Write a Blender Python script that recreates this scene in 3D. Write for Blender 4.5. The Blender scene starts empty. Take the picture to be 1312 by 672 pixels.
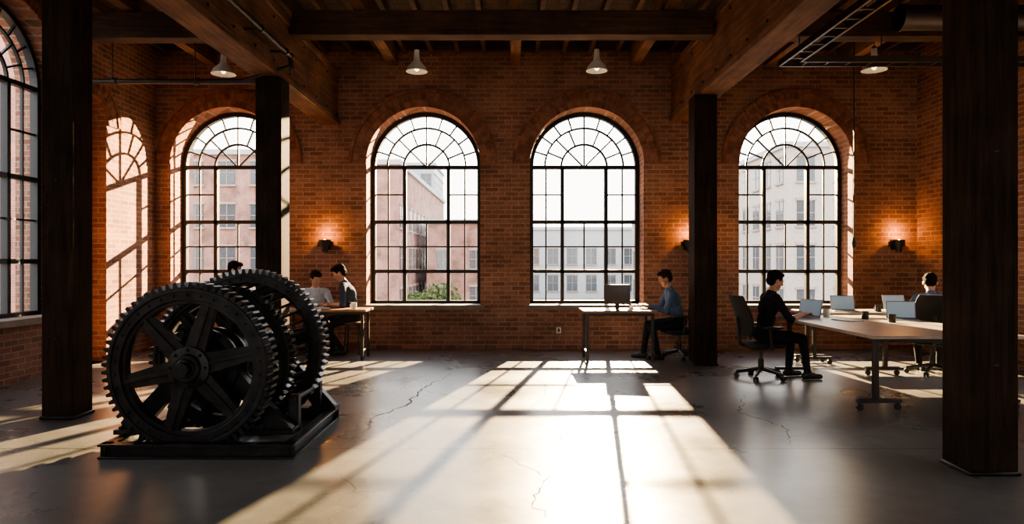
import bpy, math, random
import numpy as np
from mathutils import Vector, Matrix, Euler, noise
random.seed(7)
S=bpy.context.scene
pi=math.pi
# ------------------------------------------------------------------ materials
def newmat(name):
    m=bpy.data.materials.new(name); m.use_nodes=True
    nt=m.node_tree; b=nt.nodes['Principled BSDF']
    return m,nt,b
def N(nt,t,**k):
    n=nt.nodes.new(t)
    for a,v in k.items(): setattr(n,a,v)
    return n
def ramp(nt,fac,stops):
    r=N(nt,'ShaderNodeValToRGB')
    e=r.color_ramp.elements
    while len(e)<len(stops): e.new(0.5)
    for i,(p,c) in enumerate(stops):
        e[i].position=p; e[i].color=(c[0],c[1],c[2],1)
    nt.links.new(fac,r.inputs[0]); return r.outputs[0]
def pmat(name,col,rough=0.5,metal=0.0,var=0.15,scale=6,bump=0.0,spec=0.5):
    m,nt,b=newmat(name)
    tc=N(nt,'ShaderNodeTexCoord'); no=N(nt,'ShaderNodeTexNoise')
    no.inputs['Scale'].default_value=scale; no.inputs['Detail'].default_value=5
    nt.links.new(tc.outputs['Object'],no.inputs['Vector'])
    c0=[c*(1-var) for c in col]; c1=[min(1,c*(1+var)) for c in col]
    nt.links.new(ramp(nt,no.outputs[0],[(0.3,c0),(0.7,c1)]),b.inputs['Base Color'])
    b.inputs['Roughness'].default_value=rough; b.inputs['Metallic'].default_value=metal
    b.inputs['Specular IOR Level'].default_value=spec
    if bump>0:
        bp=N(nt,'ShaderNodeBump'); bp.inputs['Strength'].default_value=bump; bp.inputs['Distance'].default_value=0.01
        nt.links.new(no.outputs[0],bp.inputs['Height']); nt.links.new(bp.outputs[0],b.inputs['Normal'])
    return m
def emis(name,col,st):
    m,nt,b=newmat(name)
    b.inputs['Base Color'].default_value=(*col,1)
    b.inputs['Emission Color'].default_value=(*col,1); b.inputs['Emission Strength'].default_value=st
    return m
def brickmat(name,c1,c2,mortar,bw=0.225,rh=0.075,bump=0.7,ms=0.0085,stain=True):
    m,nt,b=newmat(name)
    tc=N(nt,'ShaderNodeTexCoord'); sp=N(nt,'ShaderNodeSeparateXYZ'); nt.links.new(tc.outputs['Object'],sp.inputs[0])
    ad=N(nt,'ShaderNodeMath',operation='ADD'); nt.links.new(sp.outputs[0],ad.inputs[0]); nt.links.new(sp.outputs[1],ad.inputs[1])
    cb=N(nt,'ShaderNodeCombineXYZ'); nt.links.new(ad.outputs[0],cb.inputs[0]); nt.links.new(sp.outputs[2],cb.inputs[1])
    nw=N(nt,'ShaderNodeTexNoise'); nw.inputs['Scale'].default_value=9; nt.links.new(tc.outputs['Object'],nw.inputs['Vector'])
    vs=N(nt,'ShaderNodeVectorMath',operation='SCALE'); vs.inputs['Scale'].default_value=0.006
    nt.links.new(nw.outputs['Color'],vs.inputs[0])
    va=N(nt,'ShaderNodeVectorMath',operation='ADD'); nt.links.new(cb.outputs[0],va.inputs[0]); nt.links.new(vs.outputs[0],va.inputs[1])
    br=N(nt,'ShaderNodeTexBrick'); nt.links.new(va.outputs[0],br.inputs['Vector'])
    br.inputs['Scale'].default_value=1; br.inputs['Brick Width'].default_value=bw; br.inputs['Row Height'].default_value=rh
    br.inputs['Mortar Size'].default_value=ms; br.inputs['Mortar Smooth'].default_value=0.1; br.inputs['Bias'].default_value=-0.1
    br.inputs['Color1'].default_value=(*c1,1); br.inputs['Color2'].default_value=(*c2,1); br.inputs['Mortar'].default_value=(*mortar,1)
    n1=N(nt,'ShaderNodeTexNoise'); n1.inputs['Scale'].default_value=0.9; n1.inputs['Detail'].default_value=7; n1.inputs['Roughness'].default_value=0.6
    nt.links.new(tc.outputs['Object'],n1.inputs['Vector'])
    st=ramp(nt,n1.outputs[0],[(0.28,(0.50,0.48,0.47)),(0.5,(0.95,0.93,0.92)),(0.72,(1.32,1.27,1.22))])
    mx=N(nt,'ShaderNodeMix',data_type='RGBA',blend_type='MULTIPLY'); mx.inputs[0].default_value=1
    nt.links.new(br.outputs['Color'],mx.inputs[6]); nt.links.new(st,mx.inputs[7])
    n2=N(nt,'ShaderNodeTexNoise'); n2.inputs['Scale'].default_value=22; n2.inputs['Detail'].default_value=5
    nt.links.new(tc.outputs['Object'],n2.inputs['Vector'])
    st2=ramp(nt,n2.outputs[0],[(0.3,(0.75,0.75,0.75)),(0.7,(1.2,1.2,1.2))])
    mx2=N(nt,'ShaderNodeMix',data_type='RGBA',blend_type='MULTIPLY'); mx2.inputs[0].default_value=0.6
    nt.links.new(mx.outputs[2],mx2.inputs[6]); nt.links.new(st2,mx2.inputs[7])
    nt.links.new(mx2.outputs[2],b.inputs['Base Color'])
    b.inputs['Roughness'].default_value=0.85; b.inputs['Specular IOR Level'].default_value=0.25
    iv=N(nt,'ShaderNodeMath',operation='MULTIPLY_ADD'); iv.inputs[1].default_value=-1; iv.inputs[2].default_value=1
    nt.links.new(br.outputs['Fac'],iv.inputs[0])
    a2=N(nt,'ShaderNodeMath',operation='MULTIPLY_ADD'); a2.inputs[1].default_value=0.35; nt.links.new(n2.outputs[0],a2.inputs[0]); nt.links.new(iv.outputs[0],a2.inputs[2])
    bp=N(nt,'ShaderNodeBump'); bp.inputs['Strength'].default_value=bump; bp.inputs['Distance'].default_value=0.012
    nt.links.new(a2.outputs[0],bp.inputs['Height']); nt.links.new(bp.outputs[0],b.inputs['Normal'])
    return m
def woodmat(name,dark,light,axis='Z',rough=0.6,sc=1.0,spec=0.3):
    m,nt,b=newmat(name)
    tc=N(nt,'ShaderNodeTexCoord'); mp=N(nt,'ShaderNodeMapping')
    s={'X':(0.6,9,9),'Y':(9,0.6,9),'Z':(9,9,0.6)}[axis]
    mp.inputs['Scale'].default_value=[q*sc for q in s]
    nt.links.new(tc.outputs['Object'],mp.inputs['Vector'])
    no=N(nt,'ShaderNodeTexNoise'); no.inputs['Scale'].default_value=2.5; no.inputs['Detail'].default_value=9; no.inputs['Roughness'].default_value=0.7; no.inputs['Distortion'].default_value=0.6
    nt.links.new(mp.outputs[0],no.inputs['Vector'])
    mid=[(a+c)/2 for a,c in zip(dark,light)]
    c=ramp(nt,no.outputs[0],[(0.3,dark),(0.52,mid),(0.75,light)])
    n3=N(nt,'ShaderNodeTexNoise'); n3.inputs['Scale'].default_value=2.2; n3.inputs['Detail'].default_value=6; nt.links.new(tc.outputs['Object'],n3.inputs['Vector'])
    st=ramp(nt,n3.outputs[0],[(0.32,(0.5,0.48,0.46)),(0.68,(1.3,1.2,1.15))])
    mx=N(nt,'ShaderNodeMix',data_type='RGBA',blend_type='MULTIPLY'); mx.inputs[0].default_value=0.8
    nt.links.new(c,mx.inputs[6]); nt.links.new(st,mx.inputs[7])
    nt.links.new(mx.outputs[2],b.inputs['Base Color']); b.inputs['Roughness'].default_value=rough; b.inputs['Specular IOR Level'].default_value=spec
    bp=N(nt,'ShaderNodeBump'); bp.inputs['Strength'].default_value=0.7; bp.inputs['Distance'].default_value=0.014
    nt.links.new(no.outputs[0],bp.inputs['Height']); nt.links.new(bp.outputs[0],b.inputs['Normal'])
    return m
def islandmat(name,c1,c2):
    m,nt,b=newmat(name)
    g=N(nt,'ShaderNodeNewGeometry'); tc=N(nt,'ShaderNodeTexCoord')
    no=N(nt,'ShaderNodeTexNoise'); no.inputs['Scale'].default_value=12; nt.links.new(tc.outputs['Object'],no.inputs['Vector'])
    a=ramp(nt,g.outputs['Random Per Island'],[(0,c1),(1,c2)])
    st=ramp(nt,no.outputs[0],[(0.3,(0.6,0.6,0.6)),(0.7,(1.25,1.25,1.25))])
    mx=N(nt,'ShaderNodeMix',data_type='RGBA',blend_type='MULTIPLY'); mx.inputs[0].default_value=0.8
    nt.links.new(a,mx.inputs[6]); nt.links.new(st,mx.inputs[7]); nt.links.new(mx.outputs[2],b.inputs['Base Color'])
    b.inputs['Roughness'].default_value=0.85; b.inputs['Specular IOR Level'].default_value=0.25
    bp=N(nt,'ShaderNodeBump'); bp.inputs['Strength'].default_value=0.4; bp.inputs['Distance'].default_value=0.01
    nt.links.new(no.outputs[0],bp.inputs['Height']); nt.links.new(bp.outputs[0],b.inputs['Normal'])
    return m
def floormat():
    m,nt,b=newmat('polished_concrete')
    tc=N(nt,'ShaderNodeTexCoord'); P=tc.outputs['Object']
    n1=N(nt,'ShaderNodeTexNoise'); n1.inputs['Scale'].default_value=0.55; n1.inputs['Detail'].default_value=9; n1.inputs['Roughness'].default_value=0.6
    n2=N(nt,'ShaderNodeTexNoise'); n2.inputs['Scale'].default_value=7; n2.inputs['Detail'].default_value=8
    for n in(n1,n2): nt.links.new(P,n.inputs['Vector'])
    c=ramp(nt,n1.outputs[0],[(0.3,(0.105,0.102,0.096)),(0.5,(0.155,0.149,0.139)),(0.72,(0.225,0.215,0.20))])
    st=ramp(nt,n2.outputs[0],[(0.3,(0.78,0.78,0.78)),(0.7,(1.12,1.12,1.12))])
    mx=N(nt,'ShaderNodeMix',data_type='RGBA',blend_type='MULTIPLY'); mx.inputs[0].default_value=0.7
    nt.links.new(c,mx.inputs[6]); nt.links.new(st,mx.inputs[7])
    sp=N(nt,'ShaderNodeSeparateXYZ'); nt.links.new(P,sp.inputs[0])
    def joint(out,off,per):
        a=N(nt,'ShaderNodeMath',operation='ADD'); a.inputs[1].default_value=off; nt.links.new(out,a.inputs[0])
        w=N(nt,'ShaderNodeMath',operation='PINGPONG'); w.inputs[1].default_value=per/2; nt.links.new(a.outputs[0],w.inputs[0])
        l=N(nt,'ShaderNodeMath',operation='GREATER_THAN'); l.inputs[1].default_value=0.008; nt.links.new(w.outputs[0],l.inputs[0]); return l.outputs[0]
    j1=joint(sp.outputs[1],-5.3,5.2)
    mx3=N(nt,'ShaderNodeMix',data_type='RGBA'); nt.links.new(j1,mx3.inputs[0]); mx3.inputs[6].default_value=(0.03,0.027,0.024,1); nt.links.new(mx.outputs[2],mx3.inputs[7])
    nt.links.new(mx3.outputs[2],b.inputs['Base Color'])
    r=ramp(nt,n1.outputs[0],[(0.3,(0.21,)*3),(0.7,(0.38,)*3)]); nt.links.new(r,b.inputs['Roughness'])
    b.inputs['Specular IOR Level'].default_value=0.45
    bp=N(nt,'ShaderNodeBump'); bp.inputs['Strength'].default_value=0.09; bp.inputs['Distance'].default_value=0.01
    nt.links.new(n2.outputs[0],bp.inputs['Height']); nt.links.new(bp.outputs[0],b.inputs['Normal'])
    return m
def glassmat():
    m=bpy.data.materials.new('window_glass'); m.use_nodes=True; nt=m.node_tree; nt.nodes.clear()
    o=N(nt,'ShaderNodeOutputMaterial'); t=N(nt,'ShaderNodeBsdfTransparent'); g=N(nt,'ShaderNodeBsdfGlossy'); g.inputs['Roughness'].default_value=0.05
    t.inputs[0].default_value=(0.96,0.96,0.95,1)
    fr=N(nt,'ShaderNodeFresnel'); fr.inputs['IOR'].default_value=1.35
    mx=N(nt,'ShaderNodeMixShader'); nt.links.new(fr.outputs[0],mx.inputs[0]); nt.links.new(t.outputs[0],mx.inputs[1]); nt.links.new(g.outputs[0],mx.inputs[2])
    nt.links.new(mx.outputs[0],o.inputs[0]); return m

BR=brickmat('red_brick',(0.350,0.162,0.103),(0.195,0.083,0.052),(0.34,0.265,0.21))
BRO=brickmat('outside_brick',(0.40,0.19,0.135),(0.33,0.15,0.105),(0.40,0.31,0.26),bump=0.2)
ARCH=islandmat('arch_brick',(0.195,0.080,0.048),(0.35,0.16,0.10))
MORT=pmat('mortar',(0.24,0.185,0.145),0.9,bump=0.3)
FL=floormat()
CRACK=pmat('crack_dark',(0.02,0.018,0.016),0.9)
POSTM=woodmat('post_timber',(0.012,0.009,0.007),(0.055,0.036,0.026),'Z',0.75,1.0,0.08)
GIRM=woodmat('girder_timber',(0.070,0.037,0.023),(0.29,0.16,0.098),'Y',0.65)
TIEM=woodmat('tie_timber',(0.040,0.023,0.016),(0.15,0.085,0.055),'X',0.7)
CEILM=woodmat('ceiling_boards',(0.025,0.015,0.011),(0.085,0.050,0.032),'Y',0.75)
STEEL=pmat('black_iron',(0.030,0.030,0.031),0.38,0.75,0.4,9,0.3)
FRAME=pmat('window_steel',(0.02,0.021,0.022),0.5,0.3)
BLACK=pmat('black_plastic',(0.015,0.015,0.016),0.45)
MESHM=pmat('chair_fabric',(0.018,0.018,0.02),0.8,0,0.3,60,0.3)
CHROME=pmat('steel_leg',(0.06,0.06,0.065),0.4,0.8)
PIPE=pmat('pipe_metal',(0.07,0.06,0.055),0.45,0.8)
DUCT=pmat('duct_metal',(0.13,0.12,0.11),0.4,0.8)
WHITE=pmat('enamel_white',(0.75,0.73,0.68),0.35)
TOPW=woodmat('table_top_wood',(0.20,0.12,0.07),(0.38,0.25,0.15),'X',0.35)
TOPL=pmat('table_top_laminate',(0.36,0.31,0.26),0.35)
LAPT=pmat('laptop_aluminium',(0.30,0.31,0.33),0.35,0.6,0.05)
SCR=emis('screen_glow',(0.26,0.34,0.40),0.30)
DSCR=pmat('screen_dark',(0.012,0.012,0.014),0.15)
GLASS=glassmat()
STONE=pmat('sill_stone',(0.20,0.155,0.125),0.7,0,0.2,5,0.2)
SKIN=pmat('skin',(0.50,0.27,0.18),0.5,0,0.06)
LIP=pmat('lips',(0.42,0.16,0.13),0.45)
EYEW=pmat('eye_white',(0.7,0.68,0.65),0.2)
EYED=pmat('eye_iris',(0.03,0.018,0.012),0.15)
HAIR=pmat('hair_dark',(0.012,0.008,0.006),0.85,0,0.5,60,0.6,0.08)
HAIRB=pmat('hair_brown',(0.035,0.020,0.012),0.85,0,0.5,60,0.6,0.08)
SHOE=pmat('shoe_leather',(0.02,0.016,0.014),0.4)
def cloth(n,c): return pmat(n,c,0.85,0,0.15,25,0.35,0.2)
C_LB=cloth('shirt_light_blue',(0.55,0.62,0.70)); C_NV=cloth('shirt_navy',(0.035,0.05,0.085)); C_BL=cloth('shirt_blue',(0.10,0.155,0.26))
C_BK=cloth('shirt_black',(0.015,0.015,0.017)); C_TR=cloth('trousers_dark',(0.02,0.021,0.026))
# ------------------------------------------------------------------ mesh builder
class MB:
    def __init__(s): s.v=[];s.f=[];s.m=[];s.mats=[]
    def mi(s,mat):
        if mat not in s.mats: s.mats.append(mat)
        return s.mats.index(mat)
    def add(s,vs,fs,mat,M=None):
        o=len(s.v)
        for p in vs:
            p=Vector(p); s.v.append(tuple(M@p) if M is not None else tuple(p))
        k=s.mi(mat)
        for f in fs: s.f.append([i+o for i in f]); s.m.append(k)
    def box(s,c,d,mat,R=None,M=None):
        hx,hy,hz=d[0]/2,d[1]/2,d[2]/2
        T=Matrix.Translation(c)
        if R is not None: T=T@Euler(R).to_matrix().to_4x4()
        if M is not None: T=M@T
        vs=[(x,y,z) for x in(-hx,hx) for y in(-hy,hy) for z in(-hz,hz)]
        fs=[(0,1,3,2),(4,6,7,5),(0,4,5,1),(2,3,7,6),(0,2,6,4),(1,5,7,3)]
        s.add(vs,fs,mat,T)
    def b2(s,x0,x1,y0,y1,z0,z1,mat,M=None): s.box(((x0+x1)/2,(y0+y1)/2,(z0+z1)/2),(x1-x0,y1-y0,z1-z0),mat,M=M)
    def bar(s,p0,p1,w,h,mat,up=(0,0,1)):
        p0=Vector(p0);p1=Vector(p1);d=(p1-p0);L=d.length;d.normalize();u=Vector(up)
        if abs(d.dot(u))>0.98: u=Vector((1,0,0))
        a=d.cross(u).normalized();u=a.cross(d)
        M=Matrix((( *a,),( *d,),( *u,))).transposed().to_4x4(); M.translation=(p0+p1)/2
        s.box((0,0,0),(w,L,h),mat,M=M)
    def cyl(s,p0,p1,r0,r1,mat,seg=14,caps=True,M=None):
        p0=Vector(p0);p1=Vector(p1);d=(p1-p0).normalized()
        u=Vector((0,0,1)) if abs(d.z)<0.9 else Vector((1,0,0))
        a=d.cross(u).normalized();b=d.cross(a)
        vs=[];fs=[]
        for p,r in((p0,r0),(p1,r1)):
            for i in range(seg):
                t=2*pi*i/seg; vs.append(p+a*(r*math.cos(t))+b*(r*math.sin(t)))
        for i in range(seg):
            j=(i+1)%seg; fs.append((i,i+seg,j+seg,j))
        if caps: fs.append(tuple(range(seg))); fs.append(tuple(range(2*seg-1,seg-1,-1)))
        s.add(vs,fs,mat,M)
    def ell(s,c,r,mat,M=None,seg=16,rings=10,e=1.0,R=None):
        def sg(x): return math.copysign(abs(x)**e,x)
        vs=[(0,0,r[2])]
        for i in range(1,rings):
            ph=pi*i/rings
            for j in range(seg):
                t=2*pi*j/seg
                vs.append((r[0]*sg(math.sin(ph))*sg(math.cos(t)),r[1]*sg(math.sin(ph))*sg(math.sin(t)),r[2]*sg(math.cos(ph))))
        vs.append((0,0,-r[2])); fs=[]
        for j in range(seg): fs.append((0,1+j,1+(j+1)%seg))
        for i in range(rings-2):
            for j in range(seg):
                a=1+i*seg+j;b=1+i*seg+(j+1)%seg; fs.append((a,a+seg,b+seg,b))
        l=len(vs)-1;o=1+(rings-2)*seg
        for j in range(seg): fs.append((l,o+(j+1)%seg,o+j))
        T=Matrix.Translation(c)
        if R is not None: T=T@Euler(R).to_matrix().to_4x4()
        if M is not None: T=M@T
        s.add(vs,fs,mat,T)
    def cap(s,p0,p1,r0,r1,mat,seg=12):
        s.cyl(p0,p1,r0,r1,mat,seg); s.ell(p0,(r0,)*3,mat,seg=seg,rings=8); s.ell(p1,(r1,)*3,mat,seg=seg,rings=8)
    def lathe(s,prof,c,mat,seg=28,axis='Z'):
        vs=[];fs=[];n=len(prof)
        for i in range(seg):
            t=2*pi*i/seg
            for r,h in prof:
                p=(r*math.cos(t),r*math.sin(t),h) if axis=='Z' else (r*math.cos(t),h,r*math.sin(t))
                vs.append((p[0]+c[0],p[1]+c[1],p[2]+c[2]))
        for i in range(seg):
            j=(i+1)%seg
            for k in range(n-1): fs.append((i*n+k,j*n+k,j*n+k+1,i*n+k+1))
        s.add(vs,fs,mat)
    def mesh(s,name):
        me=bpy.data.meshes.new(name); me.from_pydata(s.v,[],s.f)
        for m in s.mats: me.materials.append(m)
        me.polygons.foreach_set('material_index',s.m); me.update(); return me
    def obj(s,name,loc=(0,0,0),rz=0,bevel=0,smooth=True,parent=None,fix=True):
        me=s.mesh(name)
        if fix:
            import bmesh
            bm=bmesh.new(); bm.from_mesh(me); bmesh.ops.recalc_face_normals(bm,faces=bm.faces); bm.to_mesh(me); bm.free()
        if smooth:
            me.shade_smooth(); me.set_sharp_from_angle(angle=math.radians(35))
        o=bpy.data.objects.new(name,me); S.collection.objects.link(o); o.location=loc; o.rotation_euler=(0,0,rz)
        if bevel>0:
            md=o.modifiers.new('bevel','BEVEL'); md.width=bevel; md.segments=2; md.limit_method='ANGLE'; md.angle_limit=math.radians(50)
        if parent: o.parent=parent
        return o
def box(name,x0,x1,y0,y1,z0,z1,mat,bevel=0.0):
    b=MB(); b.b2(x0,x1,y0,y1,z0,z1,mat); return b.obj(name,bevel=bevel)
# ------------------------------------------------------------------ room shell
YB=11.4; XL=-5.94; XR=6.76; YF=-4.0; ZC=5.08; TW=0.6
def wall(name,u0,u1,z0,z1,T,ops,loc,rz):
    """local x along wall, y outward; ops=(c,hw,sill,spring)"""
    b=MB(); SEG=28; ops=sorted(ops); x=u0
    def q(a,bb,c,d,mat=BR): b.add([a,bb,c,d],[(0,1,2,3)],mat)
    for y in (0,T):
        x=u0
        for c,hw,si,sp in ops:
            q((x,y,z0),(c-hw,y,z0),(c-hw,y,z1),(x,y,z1))
            if si>z0: q((c-hw,y,z0),(c+hw,y,z0),(c+hw,y,si),(c-hw,y,si))
            for i in range(SEG):
                t0=pi-pi*i/SEG;t1=pi-pi*(i+1)/SEG
                xa,za=c+hw*math.cos(t0),sp+hw*math.sin(t0); xb,zb=c+hw*math.cos(t1),sp+hw*math.sin(t1)
                q((xa,y,za),(xb,y,zb),(xb,y,z1),(xa,y,z1))
            x=c+hw
        q((x,y,z0),(u1,y,z0),(u1,y,z1),(x,y,z1))
    for c,hw,si,sp in ops:
        q((c-hw,0,si),(c-hw,T,si),(c-hw,T,sp),(c-hw,0,sp)); q((c+hw,0,si),(c+hw,T,si),(c+hw,T,sp),(c+hw,0,sp))
        q((c-hw,0,si),(c+hw,0,si),(c+hw,T,si),(c-hw,T,si),STONE if si>0.1 else BR)
        for i in range(SEG):
            t0=pi-pi*i/SEG;t1=pi-pi*(i+1)/SEG
            xa,za=c+hw*math.cos(t0),sp+hw*math.sin(t0); xb,zb=c+hw*math.cos(t1),sp+hw*math.sin(t1)
            q((xa,0,za),(xb,0,zb),(xb,T,zb),(xa,T,za))
    q((u0,0,z0),(u0,T,z0),(u0,T,z1),(u0,0,z1)); q((u1,0,z0),(u1,T,z0),(u1,T,z1),(u1,0,z1)); q((u0,0,z1),(u1,0,z1),(u1,T,z1),(u0,T,z1))
    return b.obj(name,loc,rz,smooth=False,fix=False)
SI=0.72; SP=3.09; HW=0.95
bw=[(-4.75,HW,SI,SP),(-1.48,HW,SI,SP),(1.25,HW,SI,SP),(4.74,HW,SI,SP)]
wall('wall_back',XL-0.6,XR+0.6,0,ZC+0.4,TW,bw,(0,YB,0),0)
LW=[(8.05,0.94,0.75,3.7),(3.9,0.94,0.75,3.7),(0.2,0.94,0.75,3.7)]  # first is in view; the other two are unseen, added for sky fill
wall('wall_left',YF,YB,0,ZC+0.4,TW,LW+[(9.62,0.38,0.0,3.45)],(XL,0,0),pi/2)
RWY=[7.35,3.9,0.2]  # nearest the back wall first; the rest unseen, added to let in fill
wall('wall_right',-YB,-YF,0,ZC+0.4,TW,[(-y,HW,SI,SP) for y in RWY],(XR,0,0),-pi/2)
wall('wall_front',-XR-0.6,-XL+0.6,0,ZC+0.4,TW,[(-3.5,HW,SI,SP),(0,HW,SI,SP),(3.5,HW,SI,SP)],(0,YF,0),pi)  # openings behind the camera, added so sky light fills the room
b=MB(); b.b2(9.2,10.05,0.22,0.5,0,3.9,BR); b.obj('trim_niche',(XL,0,0),pi/2,smooth=False)
box('floor',XL-0.6,XR+0.6,YF-0.6,YB+0.6,-0.3,0,FL)
b=MB(); y=YF-0.6
while y<YB+0.6:
    b.b2(XL-0.6,XR+0.6,y,y+0.19,ZC,ZC+0.06,CEILM); y+=0.2
b.b2(XL-0.6,XR+0.6,YF-0.6,YB+0.6,ZC+0.06,ZC+0.3,CEILM)
b.obj('ceiling',bevel=0)
b=MB(); b.b2(XL,XR,YB-0.02,YB+0.0,0,0.07,BR); b.obj('baseboard_back')
# cracks in the slab
def crack(b,pts,w):
    P=[Vector((x,y,0)) for x,y in pts]; path=[]
    for a,c in zip(P,P[1:]):
        n=max(3,int((c-a).length/0.07))
        for i in range(n):
            q=a.lerp(c,i/n); path.append(q+Vector((random.uniform(-.028,.028),random.uniform(-.028,.028),0)))
    path.append(P[-1])
    for i in range(len(path)-1):
        a,c=path[i],path[i+1]; d=(c-a).normalized(); nn=Vector((-d.y,d.x,0))
        w0=w*(0.35+random.random()*0.8)*math.sin(pi*(i+0.6)/(len(path)+0.4)); w1=w*(0.35+random.random()*0.8)*math.sin(pi*min(i+1.6,len(path))/(len(path)+0.4))
        b.add([a-nn*w0/2,a+nn*w0/2,c+nn*w1/2,c-nn*w1/2],[(0,1,2,3)],CRACK)
b=MB()
crack(b,[(-0.69,9.13),(-0.92,8.3),(-1.03,7.74),(-1.07,6.9),(-1.28,6.37),(-1.25,5.87),(-1.35,5.3)],0.022)
crack(b,[(-1.03,7.74),(-0.6,7.3),(-0.35,7.05)],0.012)
crack(b,[(0.1,6.3),(0.30,6.0),(0.42,5.6),(0.72,5.35),(0.9,5.3)],0.014)
crack(b,[(0.05,9.2),(0.4,8.1),(0.35,7.4),(0.1,6.3)],0.010)
crack(b,[(2.6,7.6),(2.2,6.6),(2.4,5.9),(2.15,5.3)],0.012)
crack(b,[(-0.2,5.3),(0.25,4.6),(0.1,4.1),(0.4,3.5)],0.010)
crack(b,[(-1.2,4.7),(-0.9,4.2),(-1.1,3.6)],0.010)
crack(b,[(-3.6,9.4),(-3.3,8.6),(-3.5,7.8)],0.012)
b.obj('floor_crack',(0,0,0.0008),smooth=False)
# ------------------------------------------------------------------ arches (voussoirs)
def arch(name,c,hw,sp,loc,rz,rings=((0.0,0.115),(0.125,0.235),(0.245,0.30))):
    b=MB()
    for ri,(r0,r1) in enumerate(rings):
        R0=hw+r0;R1=hw+r1;n=int(pi*(R0+R1)/2/0.078)
        if ri==2: n=int(pi*R0/0.225)
        for i in range(n):
            g=0.06 if ri<2 else 0.03
            t0=pi*(i+g)/n;t1=pi*(i+1-g)/n
            pts=[(R0,t0),(R1,t0),(R1,t1),(R0,t1)]
            pr=-0.028 if ri!=2 else -0.045
            vs=[(c+r*math.cos(t),pr,sp+r*math.sin(t)) for r,t in pts]+[(c+r*math.cos(t),0.03,sp+r*math.sin(t)) for r,t in pts]
            b.add(vs,[(3,2,1,0),(4,5,6,7),(0,1,5,4),(1,2,6,5),(2,3,7,6),(3,0,4,7)],ARCH)
    SEG=40;vs=[];fs=[]
    for i in range(SEG+1):
        t=pi*i/SEG
        for r in (hw,hw+rings[-1][1]): vs.append((c+r*math.cos(t),-0.018,sp+r*math.sin(t)))
    for i in range(SEG): fs.append((2*i,2*i+1,2*i+3,2*i+2))
    b.add(vs,fs,MORT)
    b.obj(name,loc,rz,smooth=False)
for w in bw: arch('trim_arch',w[0],HW,SP,(0,YB,0),0)
for w in LW: arch('trim_arch',w[0],0.94,3.7,(XL,0,0),pi/2)
arch('trim_arch',9.62,0.38,3.45,(XL,0,0),pi/2)
for y in RWY: arch('trim_arch',-y,HW,SP,(XR,0,0),-pi/2)
# ------------------------------------------------------------------ windows
wn=[0]
def window(c,hw,si,sp,loc,rz,fd):
    wn[0]+=1; b=MB(); d=0.06; hw=hw-0.004
    def vb(x,z0,z1,w,dd=d): b.b2(x-w/2,x+w/2,fd-dd/2,fd+dd/2,z0,z1,FRAME)
    def hb(z,x0,x1,w,dd=d): b.b2(x0,x1,fd-dd/2,fd+dd/2,z-w/2,z+w/2,FRAME)
    def arc(r,w,dd,n=36):
        for s_ in range(n):
            t0=pi*s_/n;t1=pi*(s_+1)/n
            vs=[]
            for yy in(fd-dd/2,fd+dd/2):
                for rr,t in((r-w/2,t0),(r+w/2,t0),(r+w/2,t1),(r-w/2,t1)): vs.append((c+rr*math.cos(t),yy,sp+rr*math.sin(t)))
            b.add(vs,[(0,1,2,3),(4,7,6,5),(0,4,5,1),(3,2,6,7),(1,5,6,2),(0,3,7,4)],FRAME)
    def spoke(t,r0,r1,w,dd):
        p=lambda r:(c+r*math.cos(t),fd,sp+r*math.sin(t))
        b.bar(p(r0),p(r1),w,dd,FRAME,up=(0,1,0))
    F=0.065
    vb(c-hw+F/2,si,sp,F,0.1); vb(c+hw-F/2,si,sp,F,0.1); hb(si+F/2,c-hw,c+hw,F,0.1); arc(hw-F/2,F,0.1)
    hb(sp,c-hw,c+hw,0.06,0.09)
    H=sp-si; z1=si+H*0.24; z2=si+H*0.60
    hb(z1,c-hw,c+hw,0.06,0.09); hb(z2,c-hw,c+hw,0.06,0.09)
    m=hw*0.40
    vb(c-m,si,sp,0.06,0.09); vb(c+m,si,sp,0.06,0.09)
    T=0.024
    sx=(hw+m)/2
    for s_ in(-1,1):
        vb(c+s_*sx,z1,sp,T,0.035); hb((z2+sp)/2,c+s_*m,c+s_*hw,T,0.035)
        hb((z1+z2)/2,min(c+s_*m,c+s_*hw),max(c+s_*m,c+s_*hw),T,0.035)
        vb(c+s_*sx,si,z1,T,0.035)
    vb(c,z1,z2,T,0.035); hb((z1+z2)/2,c-m,c+m,T,0.035)
    r1=hw*0.72;r2=hw*0.42
    arc(r1,T+0.004,0.04); arc(r2,T+0.008,0.04)
    for i in range(1,10): spoke(pi*i/10,r1,hw-F,T,0.035)
    for i in range(1,8): spoke(pi*i/8,r2,r1,T,0.035)
    for i in range(1,4): spoke(pi*i/4,0,r2,T,0.035)
    n=36; vs=[(c-hw,fd,si),(c+hw,fd,si)]+[(c+hw*math.cos(pi*i/n),fd,sp+hw*math.sin(pi*i/n)) for i in range(n+1)]
    b.add(vs,[tuple(range(len(vs)))],GLASS)
    b.obj('window_%d'%wn[0],loc,rz,fix=False)
    s2=MB(); s2.b2(c-hw-0.06,c+hw+0.06,-0.06,0.0,si-0.07,si+0.012,STONE); s2.b2(c-hw,c+hw,0,fd-0.03,si,si+0.012,STONE)
    s2.obj('trim_sill',loc,rz,bevel=0.005)
for w in bw: window(*w,(0,YB,0),0,0.45)
for w in LW: window(*w,(XL,0,0),pi/2,0.31)
for y in RWY: window(-y,HW,SI,SP,(XR,0,0),-pi/2,0.4)
for x in (-3.5,0,3.5): window(x,HW,SI,SP,(0,YF,0),pi,0.4)  # unseen front windows, added as soft fill from the sky
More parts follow.
